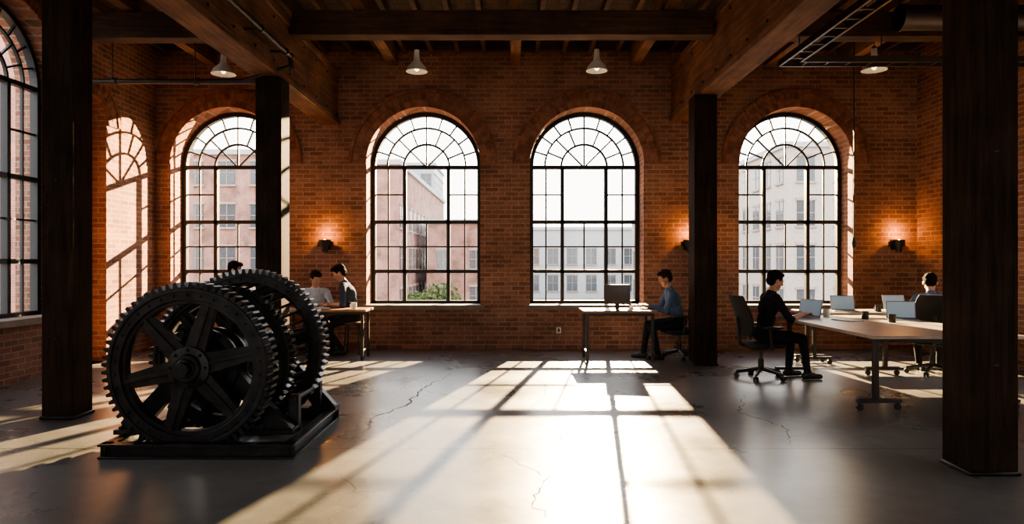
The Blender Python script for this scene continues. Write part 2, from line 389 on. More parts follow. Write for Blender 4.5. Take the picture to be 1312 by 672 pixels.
# ------------------------------------------------------------------ posts, girders, ceiling timbers
def post(x0,x1,y0,y1,z1):
    b=MB(); b.b2(x0,x1,y0,y1,0,z1,POSTM)
    b.b2(x0-0.015,x1+0.015,y0-0.015,y1+0.015,0,0.03,STEEL)
    cx=(x0+x1)/2
    for z in (0.75,2.2):
        b.cyl((cx,y0-0.02,z),(cx,y0,z),0.018,0.018,STEEL,8)
    b.obj('timber_post',bevel=0.012)
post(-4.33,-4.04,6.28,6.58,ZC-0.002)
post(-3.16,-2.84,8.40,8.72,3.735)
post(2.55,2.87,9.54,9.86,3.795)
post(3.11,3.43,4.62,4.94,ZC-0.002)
def girder(x0,x1,z0,z1,y0,y1):
    b=MB(); 
    b.b2(x0,x1,y0,y1,z0,z1,GIRM)
    b.b2(x0-0.035,x1+0.035,y0,y1,z0-0.002,z0+0.09,GIRM)
    b.b2(x0-0.035,x1+0.035,y0,y1,z1-0.09,z1,GIRM)
    y=y0+0.3
    while y<y1:
        for xx,sg in((x0,-1),(x1,1)):
            for z in(z0+0.16,z1-0.16): b.cyl((xx,y,z),(xx+sg*0.02,y,z),0.022,0.016,STEEL,8)
        y+=0.6
    b.obj('girder_beam',bevel=0.008)
girder(2.66,2.92,3.80,4.70,YF,YB)
girder(-3.16,-2.90,3.74,4.60,YF,YB)
b=MB()
for yy in(8.85,5.6,2.2,-1.2):
    b.b2(XL,-3.2,yy,yy+0.24,4.36,4.70,TIEM); b.b2(-2.86,2.62,yy,yy+0.24,4.40,4.72,TIEM); b.b2(2.96,XR,yy,yy+0.24,4.38,4.70,TIEM)
b.obj('tie_beam',bevel=0.01)
b=MB()
for x in(-5.0,-3.7,-1.98,0.06,2.05,4.3,5.5): b.b2(x-0.08,x+0.08,YF,YB,4.73,ZC,GIRM)
for i in range(30):
    x=XL+0.2+i*0.44
    if x<XR-0.1 and abs(x+4.185)>0.2 and abs(x-3.27)>0.2: b.b2(x-0.035,x+0.035,YF,YB,4.93,ZC,TIEM)
b.obj('ceiling_joists',bevel=0.004)
b=MB()
b.b2(XL,XR,YB-0.12,YB,4.95,ZC,TIEM); b.obj('trim_wallplate')
# ------------------------------------------------------------------ pipes, ducts
b=MB()
b.cyl((-2.72,4,3.98),(-2.72,8.4,3.98),0.03,0.03,PIPE); b.ell((-2.72,8.4,3.98),(0.045,)*3,PIPE)
b.cyl((-2.72,8.4,3.98),(-2.72,8.4,3.86),0.03,0.03,PIPE); b.ell((-2.72,8.4,3.84),(0.04,)*3,PIPE); b.cyl((-2.72,8.34,3.84),(-3.3,8.34,3.66),0.025,0.025,PIPE)
for y in(5,6.2,7.4,8.2): b.cyl((-2.72,y-0.02,3.98),(-2.72,y+0.02,3.98),0.042,0.042,PIPE); b.b2(-2.9,-2.72,y-0.015,y+0.015,3.97,3.99,PIPE)
b.obj('conduit_pipe')
b=MB()
b.cyl((-5.9,9.1,3.86),(-3.21,9.1,3.86),0.035,0.035,PIPE)
for x in(-5.3,-4.2,-3.4): b.cyl((x-0.03,9.1,3.86),(x+0.03,9.1,3.86),0.05,0.05,PIPE); b.cyl((x,9.05,3.86),(x,9.05,4.36),0.008,0.008,PIPE,6)
b.obj('conduit_pipe')
b=MB() # cable tray
for dx in(0,0.2): b.b2(3.5+dx,3.53+dx,3.5,8.78 if dx else 8.98,4.02,4.10,DUCT)
for dy in(0,0.2): b.b2(3.5 if dy else 3.7,XR,8.76+dy,8.79+dy,4.02,4.10,DUCT)
y=3.6
while y<8.8: b.b2(3.5,3.73,y,y+0.02,4.03,4.05,DUCT); y+=0.28
x=3.8
while x<XR: b.b2(x,x+0.02,8.76,8.99,4.03,4.05,DUCT); x+=0.28
for y in(5,7,8.6): b.cyl((3.62,y,4.05),(3.62,y,ZC-0.01),0.008,0.008,DUCT,6)
for x in (4.8,6.2): b.cyl((x,8.87,4.05),(x,8.87,4.38),0.008,0.008,DUCT,6)
b.obj('cable_tray')
b=MB(); b.cyl((4.7,8.3,4.42),(XR,8.3,4.42),0.15,0.15,DUCT,28)
for x in(4.7,5.5,6.3): b.cyl((x,8.3,4.42),(x+0.04,8.3,4.42),0.165,0.165,DUCT,28); b.cyl((x+0.02,8.3,4.42),(x+0.02,8.3,ZC),0.008,0.008,DUCT,6)
b.obj('ventilation_duct')
def pendant(x,y,z,ztop,r=0.15,chn='pendant_lamp'):
    b=MB()
    b.cyl((x,y,z+0.2),(x,y,ztop),0.006,0.006,BLACK,6)
    b.lathe([(0.035,0.30),(0.04,0.19),(0.05,0.15),(r*0.8,0.07),(r,0.0),(r-0.006,0.0),(r*0.78,0.06),(0.045,0.14),(0.0,0.15)],(x,y,z),WHITE)
    b.lathe([(0.0,0.34),(0.03,0.33),(0.036,0.22)],(x,y,z),BLACK)
    b.ell((x,y,z+0.05),(0.035,0.035,0.045),emis('bulb_glow',(1,0.8,0.55),3.0))
    b.cyl((x,y,ztop-0.03),(x,y,ztop),0.05,0.05,BLACK,14)
    b.obj(chn,fix=False)
pendant(-1.325,9.5,4.10,4.93); pendant(1.18,9.5,4.11,4.93)
pendant(-4.1,9.7,4.12,4.93,0.17); pendant(5.04,9.5,4.12,4.93,0.17)
b=MB(); b.cyl((4.66,9.3,1.78),(4.66,9.3,ZC),0.009,0.009,BLACK,6); b.cyl((4.66,9.3,1.68),(4.66,9.3,1.78),0.03,0.022,BLACK,12); b.ell((4.66,9.3,1.67),(0.026,0.026,0.03),BLACK)
b.obj('hanging_cord')
def sconce(x,z=1.74):
    b=MB()
    b.b2(x-0.06,x+0.06,YB-0.03,YB,z-0.09,z+0.09,BLACK)
    b.cyl((x,YB-0.03,z),(x,YB-0.12,z),0.03,0.03,BLACK)
    b.lathe([(0.0,-0.13),(0.045,-0.13),(0.05,-0.06),(0.085,0.0),(0.095,0.075),(0.088,0.075),(0.07,0.01),(0,0.0)],(x,YB-0.14,z),BLACK)
    b.b2(x+0.04,x+0.125,YB-0.11,YB-0.05,z-0.03,z+0.05,BLACK); b.b2(x-0.125,x-0.04,YB-0.11,YB-0.05,z-0.03,z+0.05,BLACK)
    b.ell((x,YB-0.14,z+0.05),(0.03,0.03,0.035),emis('sconce_bulb',(1,0.45,0.12),12.0))
    b.obj('wall_sconce',fix=False)
    l=bpy.data.lights.new('sconce_light','POINT'); l.energy=11.0; l.color=(1,0.42,0.10); l.shadow_soft_size=0.03
    o=bpy.data.objects.new('sconce_light',l); o.location=(x,YB-0.15,z+0.17); S.collection.objects.link(o)
for x in(-3.09,2.93,6.38): sconce(x)
b=MB(); b.b2(0.74,0.82,YB-0.012,YB,0.26,0.36,WHITE); b.b2(0.765,0.795,YB-0.016,YB-0.01,0.28,0.34,BLACK); b.obj('wall_outlet',bevel=0.003)
# ------------------------------------------------------------------ gear machine
def gear(b,c,R,rin,th,nt,tl,spokes,sw,hubR,mat=STEEL,inner=False):
    cx,cy,cz=c; vs=[];fs=[];pts=[]
    for i in range(nt):
        for fr,rr in((0.0,R-tl),(0.26,R-tl),(0.42,R),(0.78,R),(0.94,R-tl)):
            pts.append((2*pi*(i+fr)/nt,rr))
    n=len(pts)
    for t,r in pts:
        cs,sn=math.cos(t),math.sin(t)
        for rr,y in((r,-th/2),(r,th/2),(rin,th/2),(rin,-th/2)): vs.append((cx+rr*cs,cy+y,cz+rr*sn))
    for i in range(n):
        j=(i+1)%n
        for k in range(4):
            l=(k+1)%4; fs.append((i*4+k,j*4+k,j*4+l,i*4+l))
    b.add(vs,fs,mat)
    b.lathe([(rin+0.05,-th*0.32),(rin-0.03,-th*0.32),(rin-0.03,th*0.32),(rin+0.05,th*0.32)],c,mat,64,'Y')
    b.lathe([(R-tl-0.004,-th*0.5),(R-tl-0.004,-th*0.5-0.012),(R-tl-0.03,-th*0.5-0.012),(R-tl-0.03,-th*0.5)],c,mat,96,'Y')
    for i in range(spokes):
        t=2*pi*(i+0.22)/spokes; d=Vector((math.cos(t),0,math.sin(t))); p=Vector((-d.z,0,d.x))
        C=Vector(c); r0=hubR*0.7;r1=rin+0.01;w0=sw*1.25/2;w1=sw*0.8/2;y=th*0.22
        q=[]
        for yy in(-y,y):
            for rr,w in((r0,w0),(r0,-w0),(r1,-w1),(r1,w1)): q.append(C+d*rr+p*w+Vector((0,yy,0)))
        b.add(q,[(0,1,2,3),(4,7,6,5),(0,4,5,1),(1,5,6,2),(2,6,7,3),(3,7,4,0)],mat)
        b.bar(C+d*r0+Vector((0,-y,0)),C+d*r1+Vector((0,-y,0)),0.03,0.03,mat,up=(0,1,0))
    b.lathe([(0,-th*0.85),(hubR*0.42,-th*0.85),(hubR*0.45,-th*0.7),(hubR*0.62,-th*0.7),(hubR*0.66,-th*0.5),(hubR,-th*0.42),(hubR,th*0.42),(hubR*0.6,th*0.7),(0,th*0.7)],c,mat,40,'Y')
    for i in range(8):
        t=2*pi*i/8; p=Vector(c)+Vector((math.cos(t)*hubR*0.83,-th*0.42,math.sin(t)*hubR*0.83)); b.cyl(p,p+Vector((0,-0.025,0)),0.014,0.012,mat,6)
    nb=nt//2
    for i in range(nb):
        t=2*pi*(i+.5)/nb; r=rin+(R-tl-rin)*0.4
        p=Vector(c)+Vector((math.cos(t)*r,-th/2,math.sin(t)*r)); b.cyl(p,p+Vector((0,-0.014,0)),0.011,0.009,mat,6)
b=MB()
gx=-2.43; gz=0.655
gear(b,(gx,5.17,gz),0.645,0.51,0.13,68,0.042,6,0.13,0.16)
gear(b,(gx+0.04,5.66,gz+0.0),0.60,0.50,0.10,64,0.038,6,0.11,0.2)
gear(b,(gx+0.12,6.02,gz+0.045),0.69,0.565,0.12,72,0.042,6,0.13,0.19)
b.cyl((gx,5.25,gz),(gx+0.1,5.98,gz+0.02),0.22,0.22,STEEL,40)
for yy in(5.32,5.5,5.8): b.cyl((gx+0.03,yy,gz),(gx+0.03,yy+0.035,gz),0.27,0.27,STEEL,40)
b.cyl((gx,5.0,gz),(gx+0.12,6.4,gz+0.03),0.055,0.055,STEEL,20)
for i in range(40):
    t=2*pi*i/40; b.cyl((gx+0.04+0.54*math.cos(t),5.66,gz+0.54*math.sin(t)),(gx+0.12+0.59*math.cos(t),6.02,gz+0.03+0.59*math.sin(t)),0.013,0.013,STEEL,6)
X0,X1=-3.04,-1.60
def ibeam_x(y0,z0=0.0,h=0.11,w=0.09):
    b.b2(X0,X1,y0,y0+w,z0,z0+0.018,STEEL); b.b2(X0,X1,y0,y0+w,z0+h-0.018,z0+h,STEEL); b.b2(X0,X1,y0+w*0.42,y0+w*0.58,z0,z0+h,STEEL)
def ibeam_y(x0,z0=0.0,h=0.11,w=0.09):
    b.b2(x0,x0+w,5.02,6.33,z0,z0+0.018,STEEL); b.b2(x0,x0+w,5.02,6.33,z0+h-0.018,z0+h,STEEL); b.b2(x0+w*0.42,x0+w*0.58,5.02,6.33,z0,z0+h,STEEL)
ibeam_x(5.0); ibeam_x(6.26); ibeam_y(X0); ibeam_y(X1-0.09)
def aframe(y,cx,cz):
    for s_ in(-1,1):
        foot=cx+s_*0.70; b.b2(min(foot,foot-s_*0.24),max(foot,foot-s_*0.24),y-0.08,y+0.08,0.10,0.14,STEEL)
        q=[(foot,0.12),(foot-s_*0.20,0.12),(cx+s_*0.06,cz-0.02),(cx+s_*0.15,cz+0.05)]
        vs=[(x,yy,z) for yy in(y-0.045,y+0.045) for x,z in q]
        b.add(vs,[(0,1,2,3),(4,7,6,5),(0,4,5,1),(1,5,6,2),(2,6,7,3),(3,7,4,0)],STEEL)
        b.bar((foot-s_*0.02,y,0.13),(cx+s_*0.15,y,cz+0.04),0.13,0.025,STEEL,up=(0,1,0)) if False else None
        for x_ in(foot-s_*0.05,foot-s_*0.19): b.cyl((x_,y-0.06,0.14),(x_,y-0.06,0.165),0.016,0.016,STEEL,6)
    b.cyl((cx,y-0.07,cz),(cx,y+0.07,cz),0.16,0.16,STEEL,28)
    b.b2(cx-0.24,cx+0.24,y-0.035,y+0.035,cz-0.28,cz-0.2,STEEL)
aframe(5.40,gx+0.02,gz); aframe(6.27,gx+0.13,gz+0.03)
b.cyl((-1.76,5.45,0.34),(-1.76,6.2,0.34),0.03,0.03,STEEL,12)
b.b2(-1.80,-1.72,5.50,5.57,0.08,0.38,STEEL); b.b2(-1.80,-1.72,6.12,6.19,0.08,0.38,STEEL)
b.obj('industrial_gear_machine',bevel=0.003)
# ------------------------------------------------------------------ furniture
def tableA(x0,x1,y0,y1,name='work_table',top=TOPW):
    b=MB(); h=0.75; b.b2(x0,x1,y0,y1,h-0.035,h,top)
    i=0.07
    for x in(x0+i,x1-i):
        for y in(y0+i,y1-i): b.b2(x-0.02,x+0.02,y-0.02,y+0.02,0,h-0.035,BLACK)
        b.b2(x-0.015,x+0.015,y0+i,y1-i,h-0.075,h-0.035,BLACK); b.b2(x-0.015,x+0.015,y0+i,y1-i,0.12,0.15,BLACK)
    for y in(y0+i,y1-i): b.b2(x0+i,x1-i,y-0.015,y+0.015,h-0.075,h-0.035,BLACK)
    b.obj(name,bevel=0.004)
tableA(-3.42,-2.14,10.0,10.55)
tableA(1.02,2.10,9.78,10.42,top=TOPW)
tableA(-4.2,-3.6,10.0,10.8)
def bench(x0,x1,y0,y1,top=TOPL):
    b=MB(); h=0.75; b.b2(x0,x1,y0,y1,h-0.035,h,top); b.b2(x0+0.002,x1-0.002,y0-0.004,y1+0.004,h-0.037,h-0.03,BLACK)
    for y in(y0+0.22,y1-0.25):
        for x in(x0+0.13,x1-0.13):
            b.b2(x-0.025,x+0.025,y-0.025,y+0.025,0.09,h-0.035,CHROME)
            b.b2(x-0.18 if x<(x0+x1)/2 else x-0.25,x+0.25 if x<(x0+x1)/2 else x+0.18,y-0.03,y+0.03,0.075,0.11,CHROME)
            for xx in((x-0.15,x+0.22) if x<(x0+x1)/2 else (x-0.22,x+0.15)):
                b.cyl((xx,y-0.015,0.035),(xx,y+0.015,0.035),0.035,0.035,BLACK,14); b.b2(xx-0.012,xx+0.012,y-0.02,y+0.02,0.035,0.08,BLACK)
        b.b2(x0+0.13,x1-0.13,y-0.02,y+0.02,h-0.085,h-0.035,CHROME)
    b.b2((x0+x1)/2-0.03,(x0+x1)/2+0.03,y0+0.22,y1-0.25,h-0.1,h-0.06,CHROME)
    b.obj('office_desk',bevel=0.004)
bench(3.42,4.90,6.45,8.98)
bench(4.15,6.55,9.45,10.15)
def chair(x,y,rz,h=0.46,arms=True):
    b=MB()
    for i in range(5):
        t=2*pi*i/5+0.3; d=Vector((math.cos(t),math.sin(t),0))
        b.cyl(d*0.03+Vector((0,0,0.12)),d*0.29+Vector((0,0,0.075)),0.026,0.016,BLACK,10)
        p=d*0.29; q=Vector((-d.y,d.x,0))
        for s_ in(-1,1): b.cyl(p+q*(s_*0.008)+Vector((0,0,0.03)),p+q*(s_*0.026)+Vector((0,0,0.03)),0.03,0.03,BLACK,14)
        b.cyl(p+Vector((0,0,0.03)),p+Vector((0,0,0.085)),0.01,0.01,BLACK,8)
    b.cyl((0,0,0.1),(0,0,0.25),0.035,0.035,BLACK); b.cyl((0,0,0.25),(0,0,h-0.07),0.022,0.022,CHROME)
    b.b2(-0.12,0.12,-0.1,0.1,h-0.1,h-0.065,BLACK)
    b.ell((0.02,0,h-0.035),(0.245,0.24,0.04),MESHM,seg=32,rings=12,e=0.5)
    n=12;k=10;vs=[];fs=[]
    for s_ in(0,1):
        for i in range(k+1):
            z=h+0.08+0.50*i/k; wz=0.225*(1-0.22*abs(2*i/k-1)**3); bx=-0.25-0.10*(i/k)+0.05*math.sin(pi*i/k*1.3)*0.6
            for j in range(n+1):
                u=2*j/n-1; vs.append((bx+0.06*u*u*1.0-s_*0.025,u*wz,z))
    m=(k+1)*(n+1)
    for i in range(k):
        for j in range(n):
            a=i*(n+1)+j; fs.append((a,a+1,a+n+2,a+n+1)); fs.append((m+a,m+a+n+1,m+a+n+2,m+a+1))
    for i in range(k):
        for j in(0,n):
            a=i*(n+1)+j; fs.append((a,a+n+1,m+a+n+1,m+a))
    for j in range(n):
        for i in(0,k):
            a=i*(n+1)+j; fs.append((a,a+1,m+a+1,m+a))
    b.add(vs,fs,MESHM)
    b.cap((-0.08,0,h-0.08),(-0.27,0,h-0.02),0.022,0.02,BLACK); b.cap((-0.27,0,h-0.02),(-0.31,0,h+0.30),0.02,0.018,BLACK)
    if arms:
        for s_ in(-1,1):
            b.cap((0.0,s_*0.2,h-0.07),(0.0,s_*0.285,h-0.04),0.014,0.014,BLACK); b.cap((0,s_*0.285,h-0.04),(-0.02,s_*0.285,h+0.18),0.015,0.015,BLACK)
            b.ell((0.02,s_*0.285,h+0.195),(0.13,0.038,0.016),BLACK,e=0.6)
    b.obj('office_chair',(x,y,0),rz)
def stool(x,y,h=0.46):
    b=MB(); b.ell((0,0,h-0.02),(0.17,0.17,0.022),TOPW,seg=28,e=0.6)
    for i in range(4):
        t=pi/4+i*pi/2; c,s_=math.cos(t),math.sin(t); b.cyl((0.11*c,0.11*s_,h-0.03),(0.18*c,0.18*s_,0),0.013,0.013,BLACK,10)
        t2=t+pi/2; b.cyl((0.16*c,0.16*s_,0.16),(0.16*math.cos(t2),0.16*math.sin(t2),0.16),0.008,0.008,BLACK,8)
    b.obj('work_stool',(x,y,0))
def laptop(x,y,z,rz,ang=105,glow=True):
    b=MB(); b.b2(-0.11,0.11,-0.16,0.16,0,0.014,LAPT); b.b2(-0.06,0.08,-0.14,0.14,0.014,0.0155,BLACK)
    a=math.radians(ang-90); M=Matrix.Translation((0.11,0,0.012))@Matrix.Rotation(a,4,'Y')
    b.b2(-0.004,0.004,-0.16,0.16,0,0.215,LAPT,M=M); b.b2(-0.0055,-0.004,-0.15,0.15,0.01,0.205,SCR if glow else DSCR,M=M)
    b.obj('laptop',(x,y,z),rz,bevel=0.002)
def monitor(x,y,z,rz,w=0.36,h=0.26):
    b=MB(); b.b2(-0.018,0.012,-w/2,w/2,0.08,0.08+h,BLACK); b.b2(0.012,0.0135,-w/2+0.012,w/2-0.012,0.095,0.07+h,DSCR)
    b.b2(-0.035,-0.015,-0.1,0.1,0.14,0.28,BLACK); b.b2(-0.045,-0.025,-0.03,0.03,0.005,0.2,BLACK); b.ell((-0.02,0,0.006),(0.09,0.11,0.006),BLACK,seg=24,e=0.6)
    b.obj('computer_monitor',(x,y,z),rz,bevel=0.003)
def mug(x,y,z,mat=BLACK):
    b=MB(); b.lathe([(0,0.0),(0.036,0.0),(0.04,0.01),(0.041,0.095),(0.037,0.095),(0.036,0.012),(0,0.012)],(0,0,0),mat)
    for i in range(8):
        t0=-pi/2+pi*i/8;t1=-pi/2+pi*(i+1)/8
        b.cyl((0.04+0.026*math.cos(t0),0,0.05+0.03*math.sin(t0)),(0.04+0.026*math.cos(t1),0,0.05+0.03*math.sin(t1)),0.005,0.005,mat,8)
    b.obj('coffee_mug',(x,y,z),random.random()*6)
def notebook(x,y,z,rz):
    b=MB(); b.b2(-0.105,0.105,-0.15,0.15,0,0.004,BLACK); b.b2(-0.10,0.10,-0.146,0.146,0.004,0.012,WHITE); b.obj('notebook',(x,y,z),rz)
T=0.7505
# ------------------------------------------------------------------ people
def seg_d(P,a,b,ra,rb):
    a=np.array(a);b=np.array(b);d=b-a;L=max(1e-9,d@d); t=np.clip(((P-a)@d)/L,0,1)
    return np.linalg.norm(P-(a+t[:,None]*d),axis=1)-(ra+(rb-ra)*t)
def remeshed(mb,voxel,it=4):
    me=mb.mesh('tmp'); o=bpy.data.objects.new('tmp',me); S.collection.objects.link(o)
    r=o.modifiers.new('r','REMESH'); r.mode='VOXEL'; r.voxel_size=voxel; r.use_smooth_shade=True
    s_=o.modifiers.new('s','SMOOTH'); s_.factor=0.5; s_.iterations=it
    bpy.context.view_layer.update(); dg=bpy.context.evaluated_depsgraph_get()
    ev=o.evaluated_get(dg); m2=ev.to_mesh()
    n=len(m2.vertices); co=np.empty(n*3); m2.vertices.foreach_get('co',co); co=co.reshape(-1,3)
    fs=[tuple(p.vertices) for p in m2.polygons]; ev.to_mesh_clear(); bpy.data.objects.remove(o); return co,fs
def ik(a,b,l1,l2,pole):
    a=Vector(a);b=Vector(b);d=b-a;L=min(d.length,(l1+l2)*0.998);dn=d.normalized()
    x=(l1*l1-l2*l2+L*L)/(2*L);h=math.sqrt(max(0,l1*l1-x*x)); p=Vector(pole);p=(p-dn*p.dot(dn)).normalized()
    return a+dn*x+p*h, a+dn*L
def person(name,loc,rz,lean,shirt,pants,hands,feet,hz=0.56,headpitch=0.35,headyaw=0.0,sleeve='long',hair=HAIR,k=1.0,bald=False):
    P=Vector((0,0,hz)); sl=lambda a:Vector((math.sin(a),0,math.cos(a)))
    W=P+sl(lean*0.6)*0.17*k; C=W+sl(lean)*0.17*k; Nk=C+sl(lean*1.15)*0.17*k
    H=Nk+sl(lean*0.8+0.15)*0.165*k
    segs=[];mb=MB()
    def part(a,b_,ra,rb,lab): mb.cap(a,b_,ra,rb,SKIN); segs.append((tuple(a),tuple(b_),ra,rb,lab))
    Rt=(0,lean,0)
    mb.ell(P+Vector((-0.02,0,0.0)),(0.115,0.165,0.115),SKIN,R=(0,lean*0.5,0)); segs.append(((-0.02,-0.06,hz-0.02),(-0.02,0.06,hz-0.02),0.115,0.115,1))
    mb.ell(W,(0.10,0.14,0.13),SKIN,R=Rt); segs.append((tuple(W+Vector((0,-0.05,0))),tuple(W+Vector((0,0.05,0))),0.11,0.11,0))
    mb.ell(C,(0.115,0.165,0.16),SKIN,R=Rt); segs.append((tuple(C+Vector((0,-0.06,0))),tuple(C+Vector((0,0.06,0))),0.13,0.13,0))
    shc=Nk-sl(lean)*0.055
    part(shc+Vector((0,-0.14,0)),shc+Vector((0,0.14,0)),0.062,0.062,0)
    part(shc,Nk+sl(lean)*0.0,0.075,0.06,0)
    part(Nk,H-Vector((0,0,0.03)),0.054,0.05,2)
    hl=[]
    for i,s_ in enumerate((-1,1)):
        sh=shc+Vector((0,s_*0.175*k,-0.015))
        el,wr=ik(sh,hands[i],0.29*k,0.255*k,(-0.35,s_*0.55,-1))
        part(sh,el,0.056,0.044,0)
        mid=el+(wr-el)*0.15
        part(el,mid,0.044,0.043,0); part(mid,wr,0.042 if sleeve=='short' else 0.044,0.028 if sleeve=='short' else 0.033,2 if sleeve=='short' else 0)
        hl.append((wr,(wr-el).normalized(),s_))
        hp=P+Vector((0,s_*0.09,-0.015)); an=Vector(feet[i])
        kn,an=ik(hp,an,0.43*k,0.42*k,(1,s_*0.15,0.6))
        part(hp,kn,0.088,0.062,1); part(kn,an,0.060,0.042,1)
        fd=Vector((1,s_*0.12,0)).normalized()
        toe=Vector((an.x,an.y,0.034))+fd*0.155; heel=Vector((an.x,an.y,0.038))-fd*0.045
        part(an-Vector((0,0,0.02)),heel+Vector((0,0,0.005)),0.038,0.037,3); part(heel,toe,0.037,0.033,3); part(an-Vector((0,0,0.01)),toe-fd*0.06,0.036,0.034,3)
    co,fs=remeshed(mb,0.011,5)
    cen=np.array([co[list(f)].mean(axis=0) for f in fs])
    D=np.stack([seg_d(cen,*s_[:4]) for s_ in segs]); lab=np.array([s_[4] for s_ in segs])[D.argmin(axis=0)]
    out=MB(); L=[shirt,pants,SKIN,SHOE]
    out.v=[tuple(c) for c in co]; out.mats=L[:]; out.f=[list(f) for f in fs]; out.m=[int(q) for q in lab]
    def append(co,fs,mat,M=None): out.add([tuple(c) for c in co],fs,mat,M)
    for wr,d,s_ in hl:
        hb=MB(); d=Vector((d.x,d.y,max(-0.35,min(0.1,d.z)))).normalized(); up=Vector((0,0,1)); sd=up.cross(d).normalized()*s_*-1.0
        n=d.cross(sd).normalized(); n=n if n.z<0 else -n
        for q,l in zip((0.030,0.010,-0.010,-0.029),(0.074,0.084,0.078,0.060)):
            kb=wr+d*0.088+sd*q-n*0.004; hb.cap(wr+d*0.005+sd*q*0.6,kb,0.016,0.0125,SKIN,10)
            p1=kb+(d*0.92+n*0.3).normalized()*l*0.45; p2=p1+(d*0.65+n*0.7).normalized()*l*0.32; p3=p2+(d*0.35+n*0.9).normalized()*l*0.25
            hb.cap(kb,p1,0.0098,0.0088,SKIN,8); hb.cap(p1,p2,0.0088,0.0080,SKIN,8); hb.cap(p2,p3,0.0080,0.0068,SKIN,8)
        t0=wr+d*0.025+sd*0.026; t1=t0+(d*0.6+sd*0.8+n*0.2).normalized()*0.042; t2=t1+(d*0.9+sd*0.3+n*0.2).normalized()*0.032
        hb.cap(t0,t1,0.014,0.0105,SKIN,8); hb.cap(t1,t2,0.0105,0.008,SKIN,8); hb.cap(wr-d*0.04,wr+d*0.02,0.026,0.022,SKIN,12)
        c2,f2=remeshed(hb,0.0042,2); append(c2,f2,SKIN)
    hp=lean*0.3+headpitch
    M=Matrix.Translation(H)@Matrix.Rotation(headyaw,4,'Z')@Matrix.Rotation(hp,4,'Y')@Matrix.Scale(k*1.02,4)
    hb=MB()
    hb.ell((-0.005,0,0.025),(0.094,0.074,0.092),SKIN); hb.ell((0.022,0,-0.045),(0.066,0.058,0.072),SKIN); hb.ell((0.058,0,-0.092),(0.026,0.028,0.022),SKIN)
    hb.cap((0.04,0.04,-0.04),(0.05,0.018,-0.088),0.024,0.02,SKIN); hb.cap((0.04,-0.04,-0.04),(0.05,-0.018,-0.088),0.024,0.02,SKIN)
    hb.cap((0.088,0,0.012),(0.106,0,-0.022),0.009,0.013,SKIN,8); hb.cap((0.092,0.011,-0.028),(0.092,-0.011,-0.028),0.008,0.008,SKIN,8)
    hb.cap((0.080,-0.034,0.022),(0.080,0.034,0.022),0.012,0.012,SKIN,8)
    for s_ in(-1,1): hb.ell((-0.005,s_*0.076,-0.012),(0.019,0.009,0.031),SKIN,R=(0,0.2,s_*0.3)); hb.ell((0.06,s_*0.038,-0.022),(0.024,0.02,0.022),SKIN)
    c2,f2=remeshed(hb,0.0048,2); append(c2,f2,SKIN,M)
    for s_ in(-1,1):
        out.ell((0.080,s_*0.031,0.003),(0.012,0.015,0.009),EYEW,M=M,seg=10,rings=8); out.ell((0.0895,s_*0.031,0.003),(0.004,0.006,0.006),EYED,M=M,seg=8,rings=6)
        out.ell((0.089,s_*0.032,0.021),(0.006,0.018,0.0035),hair,M=M,seg=8,rings=6)
    out.ell((0.086,0,-0.055),(0.009,0.022,0.0045),LIP,M=M,seg=10,rings=6); out.ell((0.083,0,-0.063),(0.010,0.019,0.005),LIP,M=M,seg=10,rings=6)
    if not bald:
        hb=MB(); hb.ell((-0.018,0,0.042),(0.098,0.083,0.090),HAIR); hb.ell((-0.045,0,-0.005),(0.062,0.076,0.075),HAIR); hb.ell((0.045,0.012,0.088),(0.05,0.055,0.032),HAIR)
        c2,f2=remeshed(hb,0.006,1)
        c3=[]
        for c in c2:
            v=Vector(c); q=noise.noise(Vector((v.x*14,v.y*45,v.z*30)))*0.009; c3.append(tuple(v+v.normalized()*q))
        append(c3,f2,hair,M)
    out.cyl(Nk-sl(lean)*0.02,Nk+sl(lean)*0.028,0.066,0.060,shirt,18,caps=False)
    return out.obj(name,loc,rz,fix=False)

# left table pair
chair(-3.14,10.86,-pi/2+0.35,arms=False)
person('seated_man',(-3.14,10.86,0),-pi/2+0.35,0.36,C_LB,C_TR,[(0.46,-0.14,0.80),(0.46,0.16,0.80)],[(0.38,-0.12,0.09),(0.36,0.12,0.09)],headpitch=0.35,headyaw=0.3,hair=HAIR)
stool(-2.50,10.74,0.52)
person('seated_man',(-2.48,10.74,0),pi,0.34,C_NV,C_TR,[(0.36,-0.10,0.82),(0.36,0.30,0.80)],[(0.36,-0.1,0.09),(0.16,0.14,0.09)],hz=0.62,headpitch=0.45,headyaw=0.2,hair=HAIR,k=1.04,sleeve='short')
notebook(-2.85,10.28,T,0.3); mug(-2.35,10.15,T,WHITE)
# behind the gear
stool(-4.36,10.5,0.54)
person('seated_man',(-4.36,10.5,0),0,0.12,C_BL,C_TR,[(0.38,-0.14,0.80),(0.38,0.14,0.80)],[(0.36,-0.12,0.09),(0.4,0.12,0.09)],hz=0.645,headpitch=0.2,k=1.03)
laptop(-3.80,10.5,T,0)
# centre table
chair(2.50,10.21,pi)
person('seated_man',(2.48,10.21,0),pi,0.28,C_BL,C_TR,[(0.45,-0.13,0.80),(0.45,0.13,0.80)],[(0.50,-0.1,0.09),(0.32,0.12,0.09)],headpitch=0.3,hair=HAIRB)
laptop(1.90,10.22,T,pi,112)
monitor(1.54,10.0,T,-pi/2-0.15,0.38,0.29)
